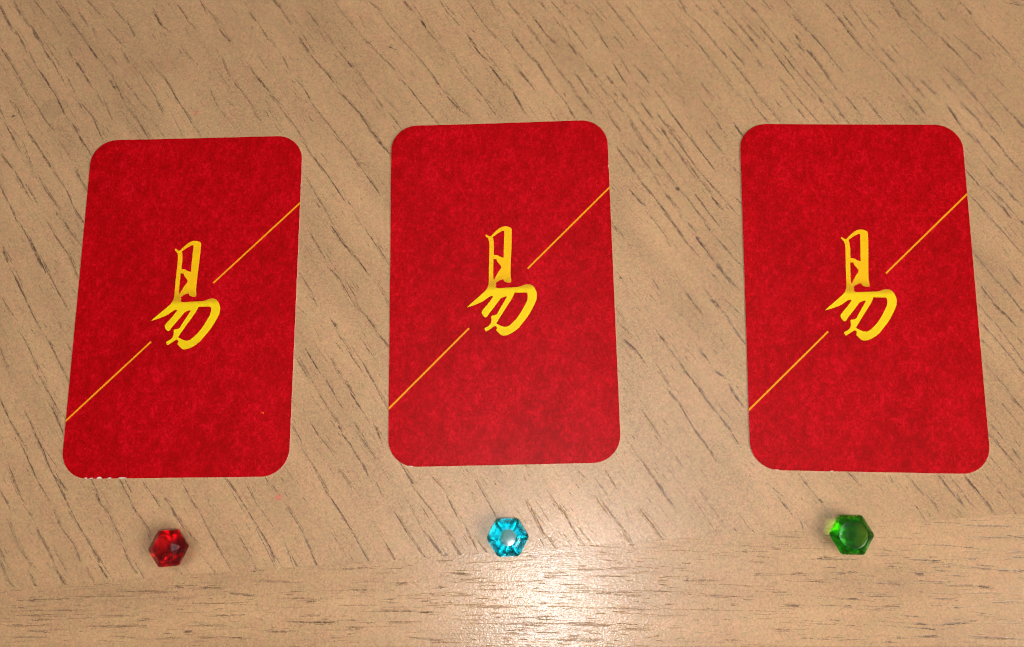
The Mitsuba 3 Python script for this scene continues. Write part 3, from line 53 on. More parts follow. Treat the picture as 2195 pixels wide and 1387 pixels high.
PORES_H = "-6983 -458 -6849 -457 23 85 -6748 -453 -6430 -455 23 65 -7071 -588 -6202 -597 17 50 -6924 -719 -6691 -720 30 60 -7014 -655 -6597 -653 33 50 -6185 -806 -5438 -820 20 55 -6349 -428 -5581 -433 17 45 -5770 -366 -5019 -395 23 50 -5760 -940 -5511 -967 23 45 -7218 -785 -6767 -792 20 50 -7162 -935 -6704 -942 20 45 -6962 -852 -6677 -877 23 50 -5946 -672 -5614 -677 20 40 -5047 -473 -4914 -475 23 60 -5023 -323 -4906 -330 23 65 -5022 -323 -4921 -330 27 75 -4663 -342 -4539 -344 23 85 -4472 -345 -4389 -350 23 70 -4794 -533 -4214 -550 17 50 -4422 -695 -4306 -697 23 60 -4794 -815 -4350 -818 20 55 -4864 -888 -4773 -893 40 65 -4227 -975 -4030 -989 26 70 -4637 -980 -4457 -975 23 55 -3515 -788 -2926 -809 26 65 -3220 -805 -2926 -809 26 80 -4287 -415 -3988 -448 20 60 -3558 -497 -3048 -514 16 45 -3261 -534 -3129 -541 23 60 -3772 -908 -3510 -920 29 50 -5081 -966 -4983 -964 23 60 -3271 -724 -3075 -727 20 50 -3897 -263 -3483 -278 23 35 -1309 -205 -1150 -216 28 75 -2071 -325 -1929 -328 28 60 -2638 -401 -2442 -404 25 65 -1540 -397 -1451 -390 35 65 -2175 -565 -2086 -570 28 60 -2262 -674 -1839 -685 32 60 -1751 -702 -1593 -704 28 80 -2699 -880 -2497 -885 25 80 -1890 -1015 -1488 -1054 35 50 -923 -428 -659 -429 28 50 -1311 -495 -1082 -498 25 40 -1101 -641 -575 -658 25 40 -2154 -818 -1873 -823 25 45 -1628 -464 -1504 -483 32 50 306 -190 621 -196 32 40 566 -280 933 -286 28 45 283 -881 733 -904 21 40 811 -689 1260 -713 21 35 121 -1086 553 -1092 21 40 904 -940 1179 -953 21 45 -104 -817 -90 -817 31 80 1741 -351 1755 -351 31 80 2487 -3 2554 -7 27 50 2719 -65 2753 -71 27 60 3458 -108 3627 -93 34 75 2990 -693 3173 -699 23 70 2635 -290 2685 -293 27 60 3299 -392 3549 -409 23 60 3072 -299 3273 -298 27 55 3813 -614 3913 -619 33 65 3738 -710 3837 -711 27 70 2276 -1109 2342 -1109 33 65 2045 -547 2196 -550 30 40 1753 -357 2141 -364 17 50 2817 -985 3048 -997 23 50 4812 -152 5036 -163 30 85 5091 -476 5437 -486 17 50 5437 -486 5631 -517 30 90 3739 -710 3830 -711 30 75 4291 -11 4391 -26 27 55 4693 -322 4793 -324 47 60 5171 -355 5254 -360 26 50 5397 276 6014 256 23 55 5847 263 5897 258 27 75 5413 135 5929 117 23 55 5932 141 6137 108 23 70 5366 -252 5646 -273 26 50 5759 -292 5891 -302 40 55 5938 -319 6082 -305 30 60 4641 -944 4756 -951 30 75 4936 -953 5298 -949 30 70 4652 -992 4872 -1015 33 65 4707 -1092 4887 -1096 36 70 4360 -1112 4491 -1117 23 70 5410 -1107 5862 -1146 26 65 4207 -1161 4305 -1162 30 70 4536 -846 4667 -856 23 60 4715 -421 5179 -428 20 45 3798 -613 3921 -624 23 65 4065 -597 4282 -592 27 50 4236 -713 4450 -724 26 50 4923 -635 5104 -646 26 55 5642 -695 5903 -707 26 60 5413 -812 5510 -830 26 50 3799 -947 3857 -951 26 65 4370 -226 4419 -231 27 60 4281 -438 4480 -449 27 50 5396 -146 5478 -151 27 55 4679 -141 4779 -143 20 40 5124 -751 5199 -749 23 60 4251 -81 4468 -85 20 45 5978 -140 6061 -141 23 50"
PORES_C = "6905 7822 7163 7752 24 85 6982 7836 7070 7810 21 60 7098 7797 7167 7777 21 60"
GLYPH = [[(-4.34,15.32),(-4.12,15.71),(-3.67,15.39),(-3.14,14.95),(-2.59,15.27),(-2.05,15.9),(-1.37,16.58),(-0.55,17.26),(0.27,17.72),(1.08,17.92),(1.88,17.89),(2.69,17.64),(3.16,17.23),(3.26,16.72),(3.17,14.47),(3.07,12.23),(2.92,9.72),(2.77,6.94),(2.65,4.72),(2.65,3.07),(2.82,2.23),(2.75,1.46),(2.4,1.2),(1.74,1.27),(1.08,1.51),(0.71,1.8),(0.66,2.16),(0.35,2.3),(-0.24,2.1),(-0.91,1.74),(-1.45,1.31),(-1.64,1.04),(-1.43,0.76),(-1.54,0.38),(-1.55,0.1),(-1.29,-0.18),(-0.81,-0.3),(0.78,-0.24),(2.38,-0.17),(3.97,-0.11),(5.03,-0.03),(5.83,0.22),(6.63,0.53),(7.43,0.64),(8.22,0.54),(8.87,0.13),(9.46,-0.71),(9.84,-1.68),(9.95,-2.64),(9.79,-3.86),(9.28,-5.07),(8.59,-6.41),(7.77,-7.88),(6.82,-9.21),(5.74,-10.53),(4.8,-11.72),(3.73,-12.63),(2.41,-13.48),(1.35,-13.88),(0.3,-14.01),(-0.35,-13.78),(-1.0,-13.12),(-1.57,-12.51),(-1.64,-12.21),(-1.4,-11.87),(-1.5,-11.44),(-1.89,-11.13),(-2.29,-11.31),(-2.95,-11.78),(-3.75,-12.29),(-4.36,-12.63),(-4.62,-12.54),(-4.93,-11.88),(-4.66,-11.59),(-3.87,-11.21),(-3.33,-10.69),(-3.01,-10.15),(-2.9,-9.48),(-2.94,-8.8),(-2.99,-8.32),(-2.64,-8.16),(-1.98,-8.07),(-1.32,-7.77),(-0.91,-6.96),(-0.37,-6.03),(0.45,-4.69),(1.13,-3.48),(1.62,-2.73),(1.14,-2.71),(0.34,-2.97),(-0.27,-3.3),(-0.87,-4.11),(-1.54,-4.99),(-2.21,-5.84),(-3.02,-6.85),(-3.69,-7.75),(-4.09,-8.37),(-4.49,-8.65),(-4.84,-8.56),(-5.28,-8.06),(-5.56,-7.51),(-5.61,-6.97),(-5.34,-6.51),(-4.72,-5.77),(-4.05,-4.97),(-3.38,-4.17),(-2.84,-3.37),(-2.44,-2.78),(-2.38,-2.56),(-2.83,-2.49),(-3.36,-2.67),(-4.16,-3.19),(-4.83,-3.72),(-5.76,-4.24),(-6.83,-4.67),(-7.89,-5.08),(-8.82,-5.33),(-9.75,-5.63),(-8.82,-4.7),(-7.75,-3.78),(-6.68,-2.85),(-5.61,-1.92),(-4.53,-0.91),(-3.99,-0.18),(-3.64,0.77),(-3.49,2.14),(-3.47,3.8),(-3.44,6.01),(-3.35,8.51),(-3.27,10.46),(-3.22,12.42),(-3.29,13.54),(-3.49,14.34),(-3.94,14.83)],[(-2.25,14.83),(-1.65,15.24),(-0.84,15.86),(-0.03,16.31),(0.65,16.63),(1.0,16.56),(1.05,16.08),(0.96,14.26),(0.91,12.29),(0.82,10.34),(0.79,8.58),(0.26,8.74),(-0.4,9.06),(-0.93,9.41),(-1.6,9.52),(-1.95,9.47),(-1.99,10.42),(-1.89,11.82),(-1.95,13.22),(-2.07,14.21)],[(-2.15,8.25),(-1.35,8.28),(-1.09,7.61),(-0.57,6.9),(-0.12,6.33),(0.03,5.85),(-0.19,5.22),(-0.74,4.55),(-1.28,3.59),(-1.7,2.78),(-1.97,2.23),(-2.21,2.38),(-2.27,3.49),(-2.25,4.87),(-2.18,6.53)],[(3.67,-1.69),(5.53,-1.75),(6.98,-1.73),(7.32,-2.15),(7.35,-3.11),(7.11,-4.19),(6.56,-5.27),(5.96,-6.34),(5.28,-7.54),(4.46,-8.74),(3.66,-9.66),(2.72,-10.58),(1.92,-11.23),(1.13,-11.51),(0.34,-11.43),(-0.44,-11.09),(-1.23,-10.69),(-1.62,-10.46),(-1.21,-9.8),(-0.54,-8.73),(0.14,-7.67),(0.81,-6.6),(1.62,-5.4),(2.3,-4.33),(2.98,-3.26),(3.39,-2.45)]]



def read_pores(text):
    a = np.array(text.split(), float).reshape(-1, 6)
    return np.column_stack([a[:, :4] / 50, a[:, 4] / 100, (a[:, 5] / 100) ** 0.8])


def fine_pores(seed, n, bounds, angle, length, width, dark):
    """Many faint fine pores between the large ones; angle(x, y) in radians."""
    r = np.random.default_rng(seed)
    x, y = r.uniform(bounds[0], bounds[2], n), r.uniform(bounds[1], bounds[3], n)
    keep = r.random(n) < 0.25 + 0.75 * r.random(n)
    x, y = x[keep], y[keep]
    n = len(x)
    a = angle(x, y) + r.normal(0, 0.03, n)
    L = length * np.exp(r.normal(0, 0.5, n))
    return np.column_stack([x, y, x + L * np.cos(a), y + L * np.sin(a), width * np.exp(r.normal(0, 0.3, n)), dark * r.uniform(0.5, 1.2, n)])


def noise2(x, y, k=0):
    """Smooth value noise in [0, 1] over the plane (half the work of mikit.noise)."""
    x, y = mi.Float(x), mi.Float(y)
    i, j = dr.floor(x), dr.floor(y)
    s, t = x - i, y - j
    s, t = s * s * (3 - 2 * s), t * t * (3 - 2 * t)
    c = mikit.cell_rand
    return dr.lerp(dr.lerp(c(i, j, k), c(i + 1, j, k), s), dr.lerp(c(i, j + 1, k), c(i + 1, j + 1, k), s), t)


def fbm2(x, y, k=0, octaves=3):
    return sum(0.5 ** (o + 1) * noise2(x * 2**o, y * 2**o, k + 17 * o) for o in range(octaves)) / (1 - 0.5**octaves)


def strands(seed, seg):
    """Each large pore is a bundle: finer pores run beside it."""
    r = np.random.default_rng(seed)
    out = [seg]
    d = seg[:, 2:4] - seg[:, :2]
    u = d / np.hypot(*d.T)[:, None]
    n = np.column_stack([-u[:, 1], u[:, 0]])
    for k in range(3):
        a, b = r.uniform(-0.3, 0.45, (len(seg), 1)), r.uniform(0.55, 1.35, (len(seg), 1))
        side = r.choice([-1, 1], (len(seg), 1)) * r.uniform(0.12, 0.50, (len(seg), 1))
        p, q = seg[:, :2] + a * d + side * n, seg[:, :2] + b * d + side * n
        out.append(np.column_stack([p, q, seg[:, 4] * r.uniform(0.3, 0.65, len(seg)), seg[:, 5] * r.uniform(0.4, 0.9, len(seg))])[r.random(len(seg)) < 0.7])
    a, b = r.uniform(0.5, 3.0, (len(seg), 1)), r.uniform(0.5, 3.0, (len(seg), 1))
    side = r.normal(0, 0.12, (len(seg), 1))
    out.append(np.column_stack([seg[:, :2] - a * u + side * n, seg[:, 2:4] + b * u + side * n, np.full(len(seg), 0.13), 0.25 + 0.3 * seg[:, 5]]))
    return np.vstack(out)


class Pores:
    """Segments sorted into square bins, so that a texture looks only at those near its point. Millimetres."""

    def __init__(self, seg, bin_mm=1.5, depth=7):
        lo, hi = seg[:, :4].reshape(-1, 2).min(0) - 4, seg[:, :4].reshape(-1, 2).max(0) + 4
        nx, ny = (int(v) for v in np.ceil((hi - lo) / bin_mm))
        bins = [[] for _ in range(nx * ny)]
        order = np.argsort(-seg[:, 4] * seg[:, 5])
        for i in order:
            x0, y0, x1, y1, w, d = seg[i]
            n = int(np.hypot(x1 - x0, y1 - y0) / 0.4) + 2
            seen = set()
            for t in np.linspace(0, 1, n):
                for ox, oy in ((-0.45, -0.45), (0.45, -0.45), (-0.45, 0.45), (0.45, 0.45)):
                    seen.add((int((x0 + t * (x1 - x0) + ox - lo[0]) // bin_mm), int((y0 + t * (y1 - y0) + oy - lo[1]) // bin_mm)))
            for bx, by in seen:
                if 0 <= bx < nx and 0 <= by < ny and len(bins[by * nx + bx]) < depth:
                    bins[by * nx + bx].append(i)
        far = len(seg)
        d = seg[:, 2:4] - seg[:, :2]
        L = np.hypot(*d.T)
        table = np.zeros((far + 1, 8), np.float32)
        table[:far] = np.column_stack([seg[:, :2], d / L[:, None], L, seg[:, 4], seg[:, 5], L * 0])
        table[far] = [1e5, 1e5, 1, 0, 1, 1e-3, 0, 0]
        flat = np.full((nx * ny, depth), far, np.uint32)
        for k, b in enumerate(bins):
            flat[k, : len(b)] = b
        self.flat, self.table = mi.UInt32(flat.ravel()), [mi.Float(np.ascontiguousarray(table[:, c])) for c in range(7)]
        self.lo, self.nx, self.ny, self.bin, self.depth = lo, nx, ny, bin_mm, int(max(map(len, bins)))
        self.stride = depth

    def __call__(self, x, y, rough):
        """How much of a pore there is at x, y (0 to 1)."""
        bx, by = dr.floor((x - self.lo[0]) / self.bin), dr.floor((y - self.lo[1]) / self.bin)
        inside = (bx >= 0) & (by >= 0) & (bx < self.nx) & (by < self.ny)
        cell = mi.UInt32(dr.select(inside, by * self.nx + bx, 0)) * self.stride
        wob = (noise2(x * 1.1, y * 1.1, 3) - 0.5) * 0.13 + (noise2(x * 3.7, y * 3.7, 8) - 0.5) * 0.12
        thick = 0.45 + 1.0 * noise2(x * 1.7, y * 1.7, 5)
        gap = smoothstep(0.24, 0.44, noise2(x * 1.25, y * 1.25, 11))
        out = mi.Float(0)
        for k in range(self.depth):
            i = dr.gather(mi.UInt32, self.flat, cell + k, inside)
            ax, ay, ux, uy, L, w, d = (dr.gather(mi.Float, c, i, inside) for c in self.table)
            rx, ry = x - ax, y - ay
            t = rx * ux + ry * uy
            n = dr.abs(ry * ux - rx * uy + wob)
            end = dr.clip(dr.minimum(t + 0.15, L + 0.15 - t) / (0.28 * L + 0.15), 0, 1)
            half = 0.46 * w * thick * dr.sqrt(end) + 0.02
            m = d * smoothstep(1.25, 0.45, n / half) * dr.select((t > -0.15) & (t < L + 0.15), 1, 0)
            out = dr.maximum(out, m)
        return dr.select(inside, out * (0.55 + 0.45 * gap), 0)


pd = read_pores(PORES_D)
ang = np.arctan2(pd[:, 3] - pd[:, 1], pd[:, 2] - pd[:, 0])
mid = (pd[:, :2] + pd[:, 2:4]) / 2
fit = np.linalg.lstsq(np.column_stack([np.ones(len(mid)), mid]), ang, rcond=None)[0]
ANG_D = float(np.median(ang))
ph = read_pores(PORES_H)
pc = read_pores(PORES_C)
ANG_H, ANG_C = -0.02, math.atan2(pc[0, 3] - pc[0, 1], pc[0, 2] - pc[0, 0])
bend = lambda x, y: fit[0] + fit[1] * x + fit[2] * y
pores_d = Pores(np.vstack([strands(21, pd), fine_pores(3, 5000, (-185, -12, 165, 185), bend, 1.5, 0.12, 0.56), fine_pores(4, 1600, (-185, -12, 165, 185), bend, 5.0, 0.11, 0.42)]))
pores_h = Pores(np.vstack([strands(22, ph), fine_pores(5, 2600, (-185, -40, 165, 14), lambda x, y: ANG_H - 0.0003 * x, 2.4, 0.15, 0.52), fine_pores(6, 900, (-185, -40, 165, 14), lambda x, y: ANG_H - 0.0003 * x, 8.0, 0.12, 0.38)]))
pores_c = Pores(np.vstack([pc, fine_pores(7, 120, (130, 100, 200, 175), lambda x, y: ANG_C + 0 * x, 3.0, 0.16, 0.4)]))

# marks on the table top: x, y, half length, half width (mm), turn, colour, strength
MARKS = [
    (-102.5, 129.9, 1.3, 0.7, 1.0, (0.62, 0.10, 0.07), 0.55),
    (-73.6, 16.5, 1.2, 0.8, 0.6, (0.70, 0.13, 0.10), 0.62),
    (-118.0, 145.0, 12.0, 3.4, 0.12, (0.40, 0.20, 0.11), 0.34),
    (-146.0, 133.0, 5.5, 3.6, 0.6, (0.25, 0.17, 0.09), 0.30),
]


def wood(pores, angle, tone):
    ca, sa = math.cos(angle), math.sin(angle)

    def both(p):
        x, y = p.x * 1000, p.y * 1000
        return x, y, x * ca + y * sa, y * ca - x * sa

    def colour(p, n, uv):
        x, y, u, v = both(p)
        m = pores(x, y, 0)
        wide = fbm2(u * 0.035, v * 0.16, 2, 3) - 0.5
        patch = fbm2(x * 0.09 + 7, y * 0.09, 4, 2) - 0.5
        sand = 0.8 * noise2(x * 2.3, y * 2.3, 1) + noise2(x * 4.3 + 9, y * 4.3, 2) - 0.9
        hue = noise2(x * 0.55, y * 0.55, 21) - 0.5
        k = 1 + 0.30 * wide + 0.10 * patch + 0.26 * sand
        c = mi.Color3f(tone[0] * (1 + 0.05 * hue), tone[1] * (1 - 0.05 * hue), tone[2] * (1 + 0.02 * hue)) * k
        for mx, my, rl, rw, turn, rgb, s in MARKS:
            cs, sn = math.cos(turn), math.sin(turn)
            a, b = ((x - mx) * cs + (y - my) * sn) / rl, ((y - my) * cs - (x - mx) * sn) / rw
            q = dr.sqrt(a * a + b * b) + 0.9 * (fbm2(x * 1.1 / rw, y * 1.1 / rw, 31, 3) - 0.5)
            c = mix(c, mi.Color3f(rgb), s * smoothstep(1.05, 0.55, q) * (0.55 + 0.45 * noise2(x * 2.1, y * 2.1, 40)))
        return mix(c, (0.120, 0.066, 0.038), dr.minimum(1.22 * m, 0.95))

    def height(p, n, uv):
        x, y, u, v = both(p)
        fibre = noise2(u * 0.45, v * 4.2, 6) + 0.7 * noise2(u * 1.4, v * 7.0, 7)
        grit = noise2(x * 2.8, y * 2.8, 12)
        return (-0.080 * pores(x, y, 0) + 0.017 * fibre + 0.019 * grit) * MM

    return {"type": "bumpmap", "arbitrary": mikit.proc(height, eps=6e-5), "scale": 1.0,
            "bsdf": {"type": "principled", "base_color": mikit.proc(colour), "roughness": 0.26, "specular": 0.5}}


TAN = (0.515, 0.302, 0.156)
scene["wood_panel"] = wood(pores_d, ANG_D, TAN)
scene["wood_board"] = wood(pores_h, ANG_H, (0.515, 0.302, 0.155))
scene["wood_corner"] = wood(pores_c, ANG_C, TAN)
scene["wood_side"] = {"type": "principled", "base_color": {"type": "rgb", "value": [0.42, 0.26, 0.14]}, "roughness": 0.45}


def cut(poly, a, b, left=True):
    """The part of the polygon on the left (or right) of the line a-b."""
    a, b = np.array(a, float), np.array(b, float)
    d = (b - a) / np.linalg.norm(b - a)
    n = np.array([-d[1], d[0]]) * (1 if left else -1)
    a, b = a - d * 3000, b + d * 3000
    return poly.intersection(Polygon([a, b, b + n * 3000, a + n * 3000]))


def slab(poly, z0, z1):
    m = trimesh.creation.extrude_polygon(poly, z1 - z0, engine="earcut")
    m.apply_translation([0, 0, z0])
    m.apply_scale(MM)
    return m


def slab_with_round_edge(poly, z0, z1, r, a, b, steps=7):
    """A slab whose edge along a-b is rounded over: the inner part and strips stepping down round the edge."""
    a, b = np.array(a, float), np.array(b, float)
    d = (b - a) / np.linalg.norm(b - a)
    n = np.array([-d[1], d[0]])
    x0, x1 = -420, 420
    rim = []
    for k in range(steps + 1):
        t = k / steps * math.pi / 2
        rim.append((r - r * math.sin(t), z1 - r + r * math.cos(t)))
    rim.append((0.0, z0))
    rim.append((r, z0))
    pts = []
    for s in (x0, x1):
        for off, z in rim:
            q = a + d * s + n * off
            pts.append([q[0], q[1], z])
    m = len(rim)
    f = []
    for k in range(m - 1):
        f += [[k, k + m, k + m + 1], [k, k + m + 1, k + 1]]
    edge = trimesh.Trimesh(np.array(pts) * MM, f, process=False)
    inner = slab(cut(poly, a + n * r, b + n * r), z0, z1)
    return trimesh.util.concatenate([inner, edge])


SEAM = ((-148.0, -6.1), (123.6, 8.4))
EDGE = ((-146.5, -21.55), (119.1, -25.35))
CORNER = ((135.1, 159.7), (145.2, 149.1))
top = cut(box(-420, -300, 420, 560), *EDGE)
panel = cut(cut(top, *SEAM), *CORNER, left=False).buffer(-0.01)
board = cut(top, *SEAM, left=False).buffer(-0.01)
corner = cut(cut(top, *SEAM), *CORNER).buffer(-0.01)


def uv_of(m):
    return np.asarray(m.vertices)[:, :2] * 5 + 0.5


def add(name, m, bsdf, smooth=False, uv=None):
    scene[name] = mikit.ply(m, bsdf, smooth, uv=uv)


for name, m, b in (("table__veneer_panel", slab(panel, -22, 0), "wood_panel"), ("table__edge_board", slab_with_round_edge(board, -22, 0, 0.5, *EDGE), "wood_board"), ("table__veneer_panel_001", slab(corner, -22, 0), "wood_corner")):
    add(name, m, b, uv=uv_of(m))
labels["table"] = {"label": "pale tan wooden table top with dark open grain under the three cards", "category": "table"}
labels["table__veneer_panel"] = {"label": "large tan veneer panel with diagonal dark grain"}
labels["table__edge_board"] = {"label": "front border board with fine grain running along the edge"}
labels["table__veneer_panel_001"] = {"label": "veneer corner with nearly level grain at the top right"}

scene["floor_paint"] = {"type": "diffuse", "reflectance": {"type": "rgb", "value": [0.42, 0.41, 0.40]}}
floor = trimesh.creation.box(extents=[6, 6, 0.02])
floor.apply_translation([0, 0, -0.75])
add("floor", floor, "floor_paint")
labels["floor"] = {"label": "grey floor below the table", "kind": "structure"}

# ------------------------------------------------------------------ cards
CW, CH, CR = 63.0, 99.38, 7.6


def card_red(p, n, uv):
    x, y = (uv.x - 0.5) * CW, (uv.y - 0.5) * CH
    wx, wy = x + 0.7 * (noise2(x * 1.3, y * 1.3, 3) - 0.5), y + 0.7 * (noise2(x * 1.3, y * 1.3, 4) - 0.5)
    cloud = sum(w * (noise2(x * s, y * s * 0.8, k) - 0.5) for k, (s, w) in enumerate(((0.085, 0.40), (0.19, 0.50), (0.42, 0.80), (0.95, 0.90))))
    worm = 1 - dr.abs(2 * noise2(wx * 2.3, wy * 1.5, 5) - 1)
    fine = noise2(x * 2.6, y * 2.0, 6) + 0.9 * noise2(x * 5.0, y * 3.6, 7) - 0.95
    thread = noise2(x * 3.6, y * 0.5, 8) - 0.5
    v = 0.47 + 0.42 * cloud + 0.52 * fine + 0.20 * thread
    fleck = smoothstep(0.85, 1.15, worm + 0.35 * cloud + 0.45 * fine)
    c = mix((0.340, 0.0002, 0.0014), (0.580, 0.0003, 0.0050), dr.clip(v, 0, 1))
    return mix(c, (0.700, 0.005, 0.020), 0.50 * fleck)


def card_height(p, n, uv):
    x, y = (uv.x - 0.5) * CW, (uv.y - 0.5) * CH
    return (0.006 * noise2(x * 3.1, y * 3.1, 1) + 0.006 * noise2(x * 1.2, y * 6.0, 2)) * MM


GLYPH_TOP, GLYPH_LOW, GLYPH_JOIN = 23.0, -8.0, 4.0


def glyph_yellow(p, n, uv):
    """Printed ink: golden above, lemon below, with half-tone dots of brown ink where the two strokes meet and at the foot."""
    x, y = (uv.x - 0.5) * CW, (uv.y - 0.5) * CH
    a = (x + y) * 2.1
    b = (x - y) * 2.1
    dots = 0.5 + 0.25 * dr.cos(a * 2 * math.pi) + 0.25 * dr.cos(b * 2 * math.pi)
    lemon = smoothstep(1.2, -1.2, y)
    c = mix((0.95, 0.51, 0.0030), (0.92, 0.62, 0.0030), lemon)
    ink = 0.62 * smoothstep(4.2, 1.0, y) * smoothstep(-1.2, 0.4, y) + 0.22 * smoothstep(-9.0, -16.0, y)
    return mix(c, (0.40, 0.15, 0.008), dr.clip(ink * (0.35 + 1.3 * dots), 0, 1) * 0.8)


def paper(p, n, uv):
    x, y = p.x * 1000, p.y * 1000
    return mix((0.72, 0.52, 0.46), (0.82, 0.68, 0.60), noise2(x * 2, y * 2, 1))


scene["card_print"] = {"type": "bumpmap", "arbitrary": mikit.proc(card_height, eps=6e-5), "scale": 1.0,
                       "bsdf": {"type": "principled", "base_color": mikit.proc(card_red), "roughness": 0.37, "specular": 0.11}}
scene["glyph_ink"] = {"type": "principled", "base_color": mikit.proc(glyph_yellow), "roughness": 0.45, "specular": 0.2}
scene["line_ink"] = {"type": "principled", "base_color": {"type": "rgb", "value": [0.93, 0.31, 0.005]}, "roughness": 0.45, "specular": 0.2}
scene["card_paper"] = {"type": "principled", "base_color": mikit.proc(paper), "roughness": 0.8, "specular": 0.2}
scene["card_edge"] = {"type": "principled", "base_color": {"type": "rgb", "value": [0.30, 0.035, 0.035]}, "roughness": 0.7, "specular": 0.3}

outline = box(-CW / 2 + CR, -CH / 2 + CR, CW / 2 - CR, CH / 2 - CR).buffer(CR, quad_segs=14)
glyph = Polygon(GLYPH[0]).buffer(0).difference(Polygon(GLYPH[1])).difference(Polygon(GLYPH[2])).difference(Polygon(GLYPH[3]))
glyph = glyph.buffer(0.12, quad_segs=3).buffer(-0.12, quad_segs=3)
rays = [LineString([(7.5, 5.2), (33.0, 30.2)]).buffer(0.25, cap_style=2).intersection(outline.buffer(-0.02)), LineString([(-9.2, -11.6), (-33.0, -35.2)]).buffer(0.25, cap_style=2).intersection(outline.buffer(-0.02))]


def bow(v, lift):
    """A card is never quite flat: it lifts by fractions of a millimetre along its edges."""
    x, y = v[:, 0] / (CW / 2), v[:, 1] / (CH / 2)
    v = v.copy()
    v[:, 2] += lift[0] * x * x + lift[1] * y * y + lift[2] * np.maximum(0, x * -y - 0.3)
    return v


def sheet(poly, z0, z1, lift, edge=2.0):
    """An extruded sheet, fine enough to bow, in mm; returns mesh in card coordinates."""
    m = trimesh.creation.extrude_polygon(poly, z1 - z0, engine="earcut")
    m.apply_translation([0, 0, z0])
    m = m.subdivide_to_size(edge, max_iter=12)
    m.vertices = bow(np.asarray(m.vertices), lift)
    return m


CARDS = [
    # x, y, turn, bow, chips of the printed face (x, y, length, depth)
    (-101.97, 72.01, -0.0094, (0.10, 0.06, 0.05), [(-22.9, -49.6, 1.6, 0.34), (-20.7, -49.6, 1.9, 0.75), (-17.8, -49.7, 1.6, 0.55), (-14.2, -49.7, 3.2, 0.62), (-24.4, -49.5, 1.0, 0.35)], "left red card with chipped white lower left edge, above the red gem"),
    (-12.31, 73.56, 0.0, (0.06, 0.05, 0.5), [(-25.2, -49.55, 2.0, 0.30), (31.5, 35.1, 0.9, 0.40)], "middle red card with sheen at its lower edge, above the blue gem"),
    (86.91, 69.56, -0.0403, (0.07, 0.05, 0.10), [(-24.6, -49.6, 1.8, 0.28), (-10.0, -49.65, 1.2, 0.28)], "right red card, slightly turned, above the green gem"),
]
rng = np.random.default_rng(11)
for i, (cx, cy, turn, lift, chips, label) in enumerate(CARDS):
    key = "playing_card" + (f"_{i:03d}" if i else "")
    place = T().translate([cx * MM, cy * MM, 0.0]).rotate([0, 0, 1], math.degrees(turn)).scale([MM] * 3)
    face = outline
    for x, y, L, dpt in chips:
        k = 7
        a = np.linspace(0, 2 * np.pi, k, endpoint=False) + rng.uniform(0, 1)
        along = abs(y) > 44 and abs(x) < 30
        rr = rng.uniform(0.75, 1.15, k)
        px, py = 0.4 * L * np.cos(a) * rr, 0.6 * dpt * np.sin(a) * rr
        face = face.difference(Polygon(np.stack([x + (px if along else py), y + (py if along else px)], 1)).buffer(0))
    if face.geom_type != "Polygon":
        face = max(face.geoms, key=lambda g: g.area)
    core = sheet(outline.buffer(-0.02, quad_segs=14), 0.03, 0.30, lift)
    print_ = sheet(face, 0.304, 0.345, lift)
    gl = sheet(glyph, 0.347, 0.358, lift, 1.5)
    parts = [("stock", core, "card_paper"), ("printed_face", print_, "card_print"), ("glyph", gl, "glyph_ink")]
    for j, g in enumerate(rays):
        parts.append(("line" + (f"_{j:03d}" if j else ""), sheet(g, 0.347, 0.358, lift), "line_ink"))
    for part, m, b in parts:
        v = np.asarray(m.vertices)
        uv = np.column_stack([v[:, 0] / CW + 0.5, v[:, 1] / CH + 0.5])
        scene[f"{key}__{part}"] = mikit.ply(m, b, False, uv=uv, to_world=place)
    if i == 0:
        a = np.linspace(-0.4, 2.6, 9)
        speck = LineString(np.stack([23.5 + 0.30 * np.cos(a), -32.4 + 0.30 * np.sin(a)], 1)).buffer(0.065)
        m = sheet(speck, 0.347, 0.358, lift)
        v = np.asarray(m.vertices)
        scene[f"{key}__speck"] = mikit.ply(m, "line_ink", False, uv=np.column_stack([v[:, 0] / CW + 0.5, v[:, 1] / CH + 0.5]), to_world=place)
        labels[f"{key}__speck"] = {"label": "tiny curled orange speck printed near the lower right"}
    labels[key] = {"label": label, "category": "card", "group": "red cards laid in a row on the table"}
    labels[f"{key}__glyph"] = {"label": "yellow brush-written character"}
    labels[f"{key}__line"] = {"label": "thin orange line running to the right edge"}
    labels[f"{key}__line_001"] = {"label": "thin orange line running to the left edge"}

# ------------------------------------------------------------------ gems


def hex_ring(flat, rnd, z, turn=0.0, n=6):
    """A hexagon (half width across flats, corner radius) at height z."""
    a = np.arange(6) * np.pi / 3 + turn
    h = Polygon(np.stack([np.cos(a), np.sin(a)], 1) * (flat / math.cos(math.pi / 6))).buffer(-rnd, join_style=2)
    h = h.buffer(rnd, quad_segs=n)
    c = np.array(h.exterior.coords)[:-1]
    return np.column_stack([c, np.full(len(c), z)])


def circle(r, z, n=36):
    a = np.arange(n) * 2 * np.pi / n
    return np.stack([r * np.cos(a), r * np.sin(a), a * 0 + z], 1)


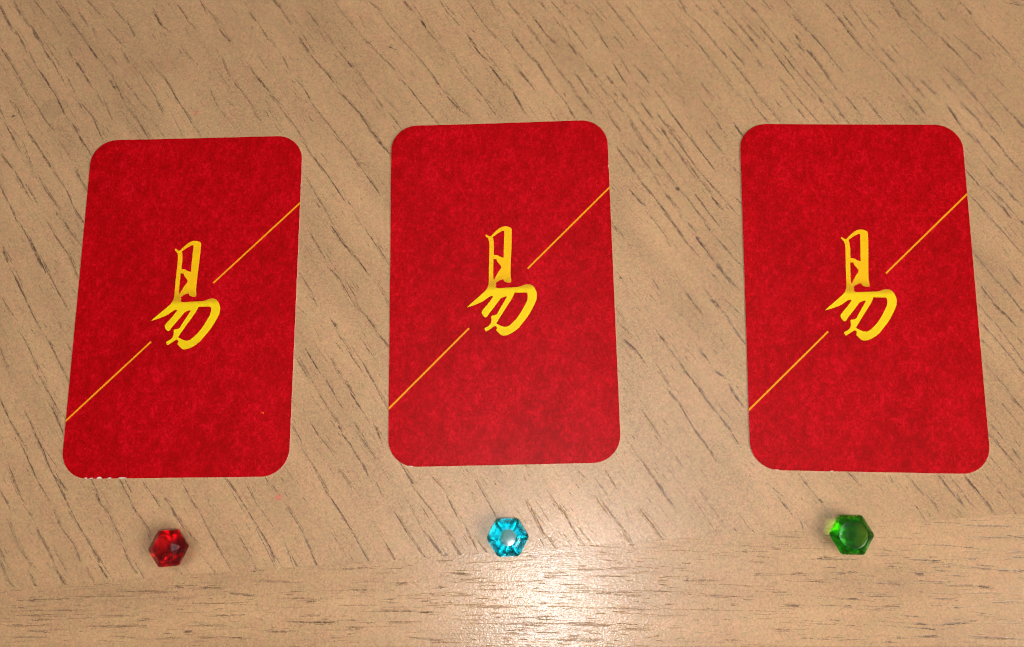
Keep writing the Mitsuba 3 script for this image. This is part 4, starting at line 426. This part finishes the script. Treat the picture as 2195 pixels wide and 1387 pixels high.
def gem_mesh(flat, kind):
    s = flat / 5.1
    if kind == "red":     # faceted crown over a faceted base
        rings = [hex_ring(1.2 * s, 0.15, 0.0, math.pi / 6), hex_ring(flat * 0.97, 1.0, 3.7), hex_ring(flat, 1.0, 3.9), hex_ring(flat, 1.0, 4.2), hex_ring(flat * 0.96, 1.0, 4.6), hex_ring(3.45 * s, 0.7, 6.05, 0), hex_ring(1.9 * s, 0.3, 6.4, math.pi / 6), hex_ring(0.9 * s, 0.3, 6.46, 0)]
    elif kind == "blue":  # smooth round crown
        rings = [hex_ring(2.0 * s, 1.6, 0.0), hex_ring(flat * 0.96, 1.2, 3.5), hex_ring(flat, 1.3, 3.8), hex_ring(flat, 1.3, 4.1), circle(4.5 * s, 5.0), circle(4.05 * s, 5.6), circle(3.4 * s, 6.0), circle(2.7 * s, 6.2), circle(2.2 * s, 6.26), circle(1.1 * s, 6.31)]
    else:                 # round shoulder, flat top
        rings = [hex_ring(1.6 * s, 0.1, 0.0), hex_ring(flat * 0.97, 0.9, 3.8), hex_ring(flat, 1.0, 4.0), hex_ring(flat, 1.0, 4.3), circle(4.5 * s, 5.2), circle(4.15 * s, 5.6), circle(3.7 * s, 5.85), circle(3.2 * s, 5.95)]
    m = trimesh.convex.convex_hull(np.vstack(rings))
    m.apply_scale(MM)
    return m


GEMS = [
    ("red", (-102.80, 3.64), 4.74, math.radians(4), (0.0, 0.5, 0.42), "red faceted hexagonal gem below the left card"),
    ("blue", (-11.69, 4.76), 4.88, math.radians(1), (0.5, 0.045, 0.03), "blue hexagonal gem with a bright glint, below the middle card"),
    ("green", (78.47, 3.74), 5.00, math.radians(-2), (0.27, 0.03, 0.7), "green hexagonal gem with a dark six-sided centre, below the right card"),
]
for i, (kind, (gx, gy), flat, turn, sigma, label) in enumerate(GEMS):
    key = "gem" + (f"_{i:03d}" if i else "")
    scene[f"{kind}_resin"] = {"type": "homogeneous", "albedo": {"type": "rgb", "value": [0.0, 0.0, 0.0]}, "sigma_t": {"type": "rgb", "value": list(sigma)}, "scale": 1000.0}
    lean = 1 - 4.0 / (CAM_H / MM)
    scene[key] = mikit.ply(gem_mesh(flat, kind), {"type": "roughdielectric", "distribution": "ggx", "alpha": 0.03, "int_ior": 1.49, "ext_ior": 1.0}, 18 if kind != "red" else 12,
                           to_world=T().translate([gx * lean * MM, gy * lean * MM, 0.00012]).rotate([0, 0, 1], math.degrees(turn)), interior={"type": "ref", "id": f"{kind}_resin"})
    labels[key] = {"label": label, "category": "gem", "group": "hexagonal plastic gems in a row on the table"}
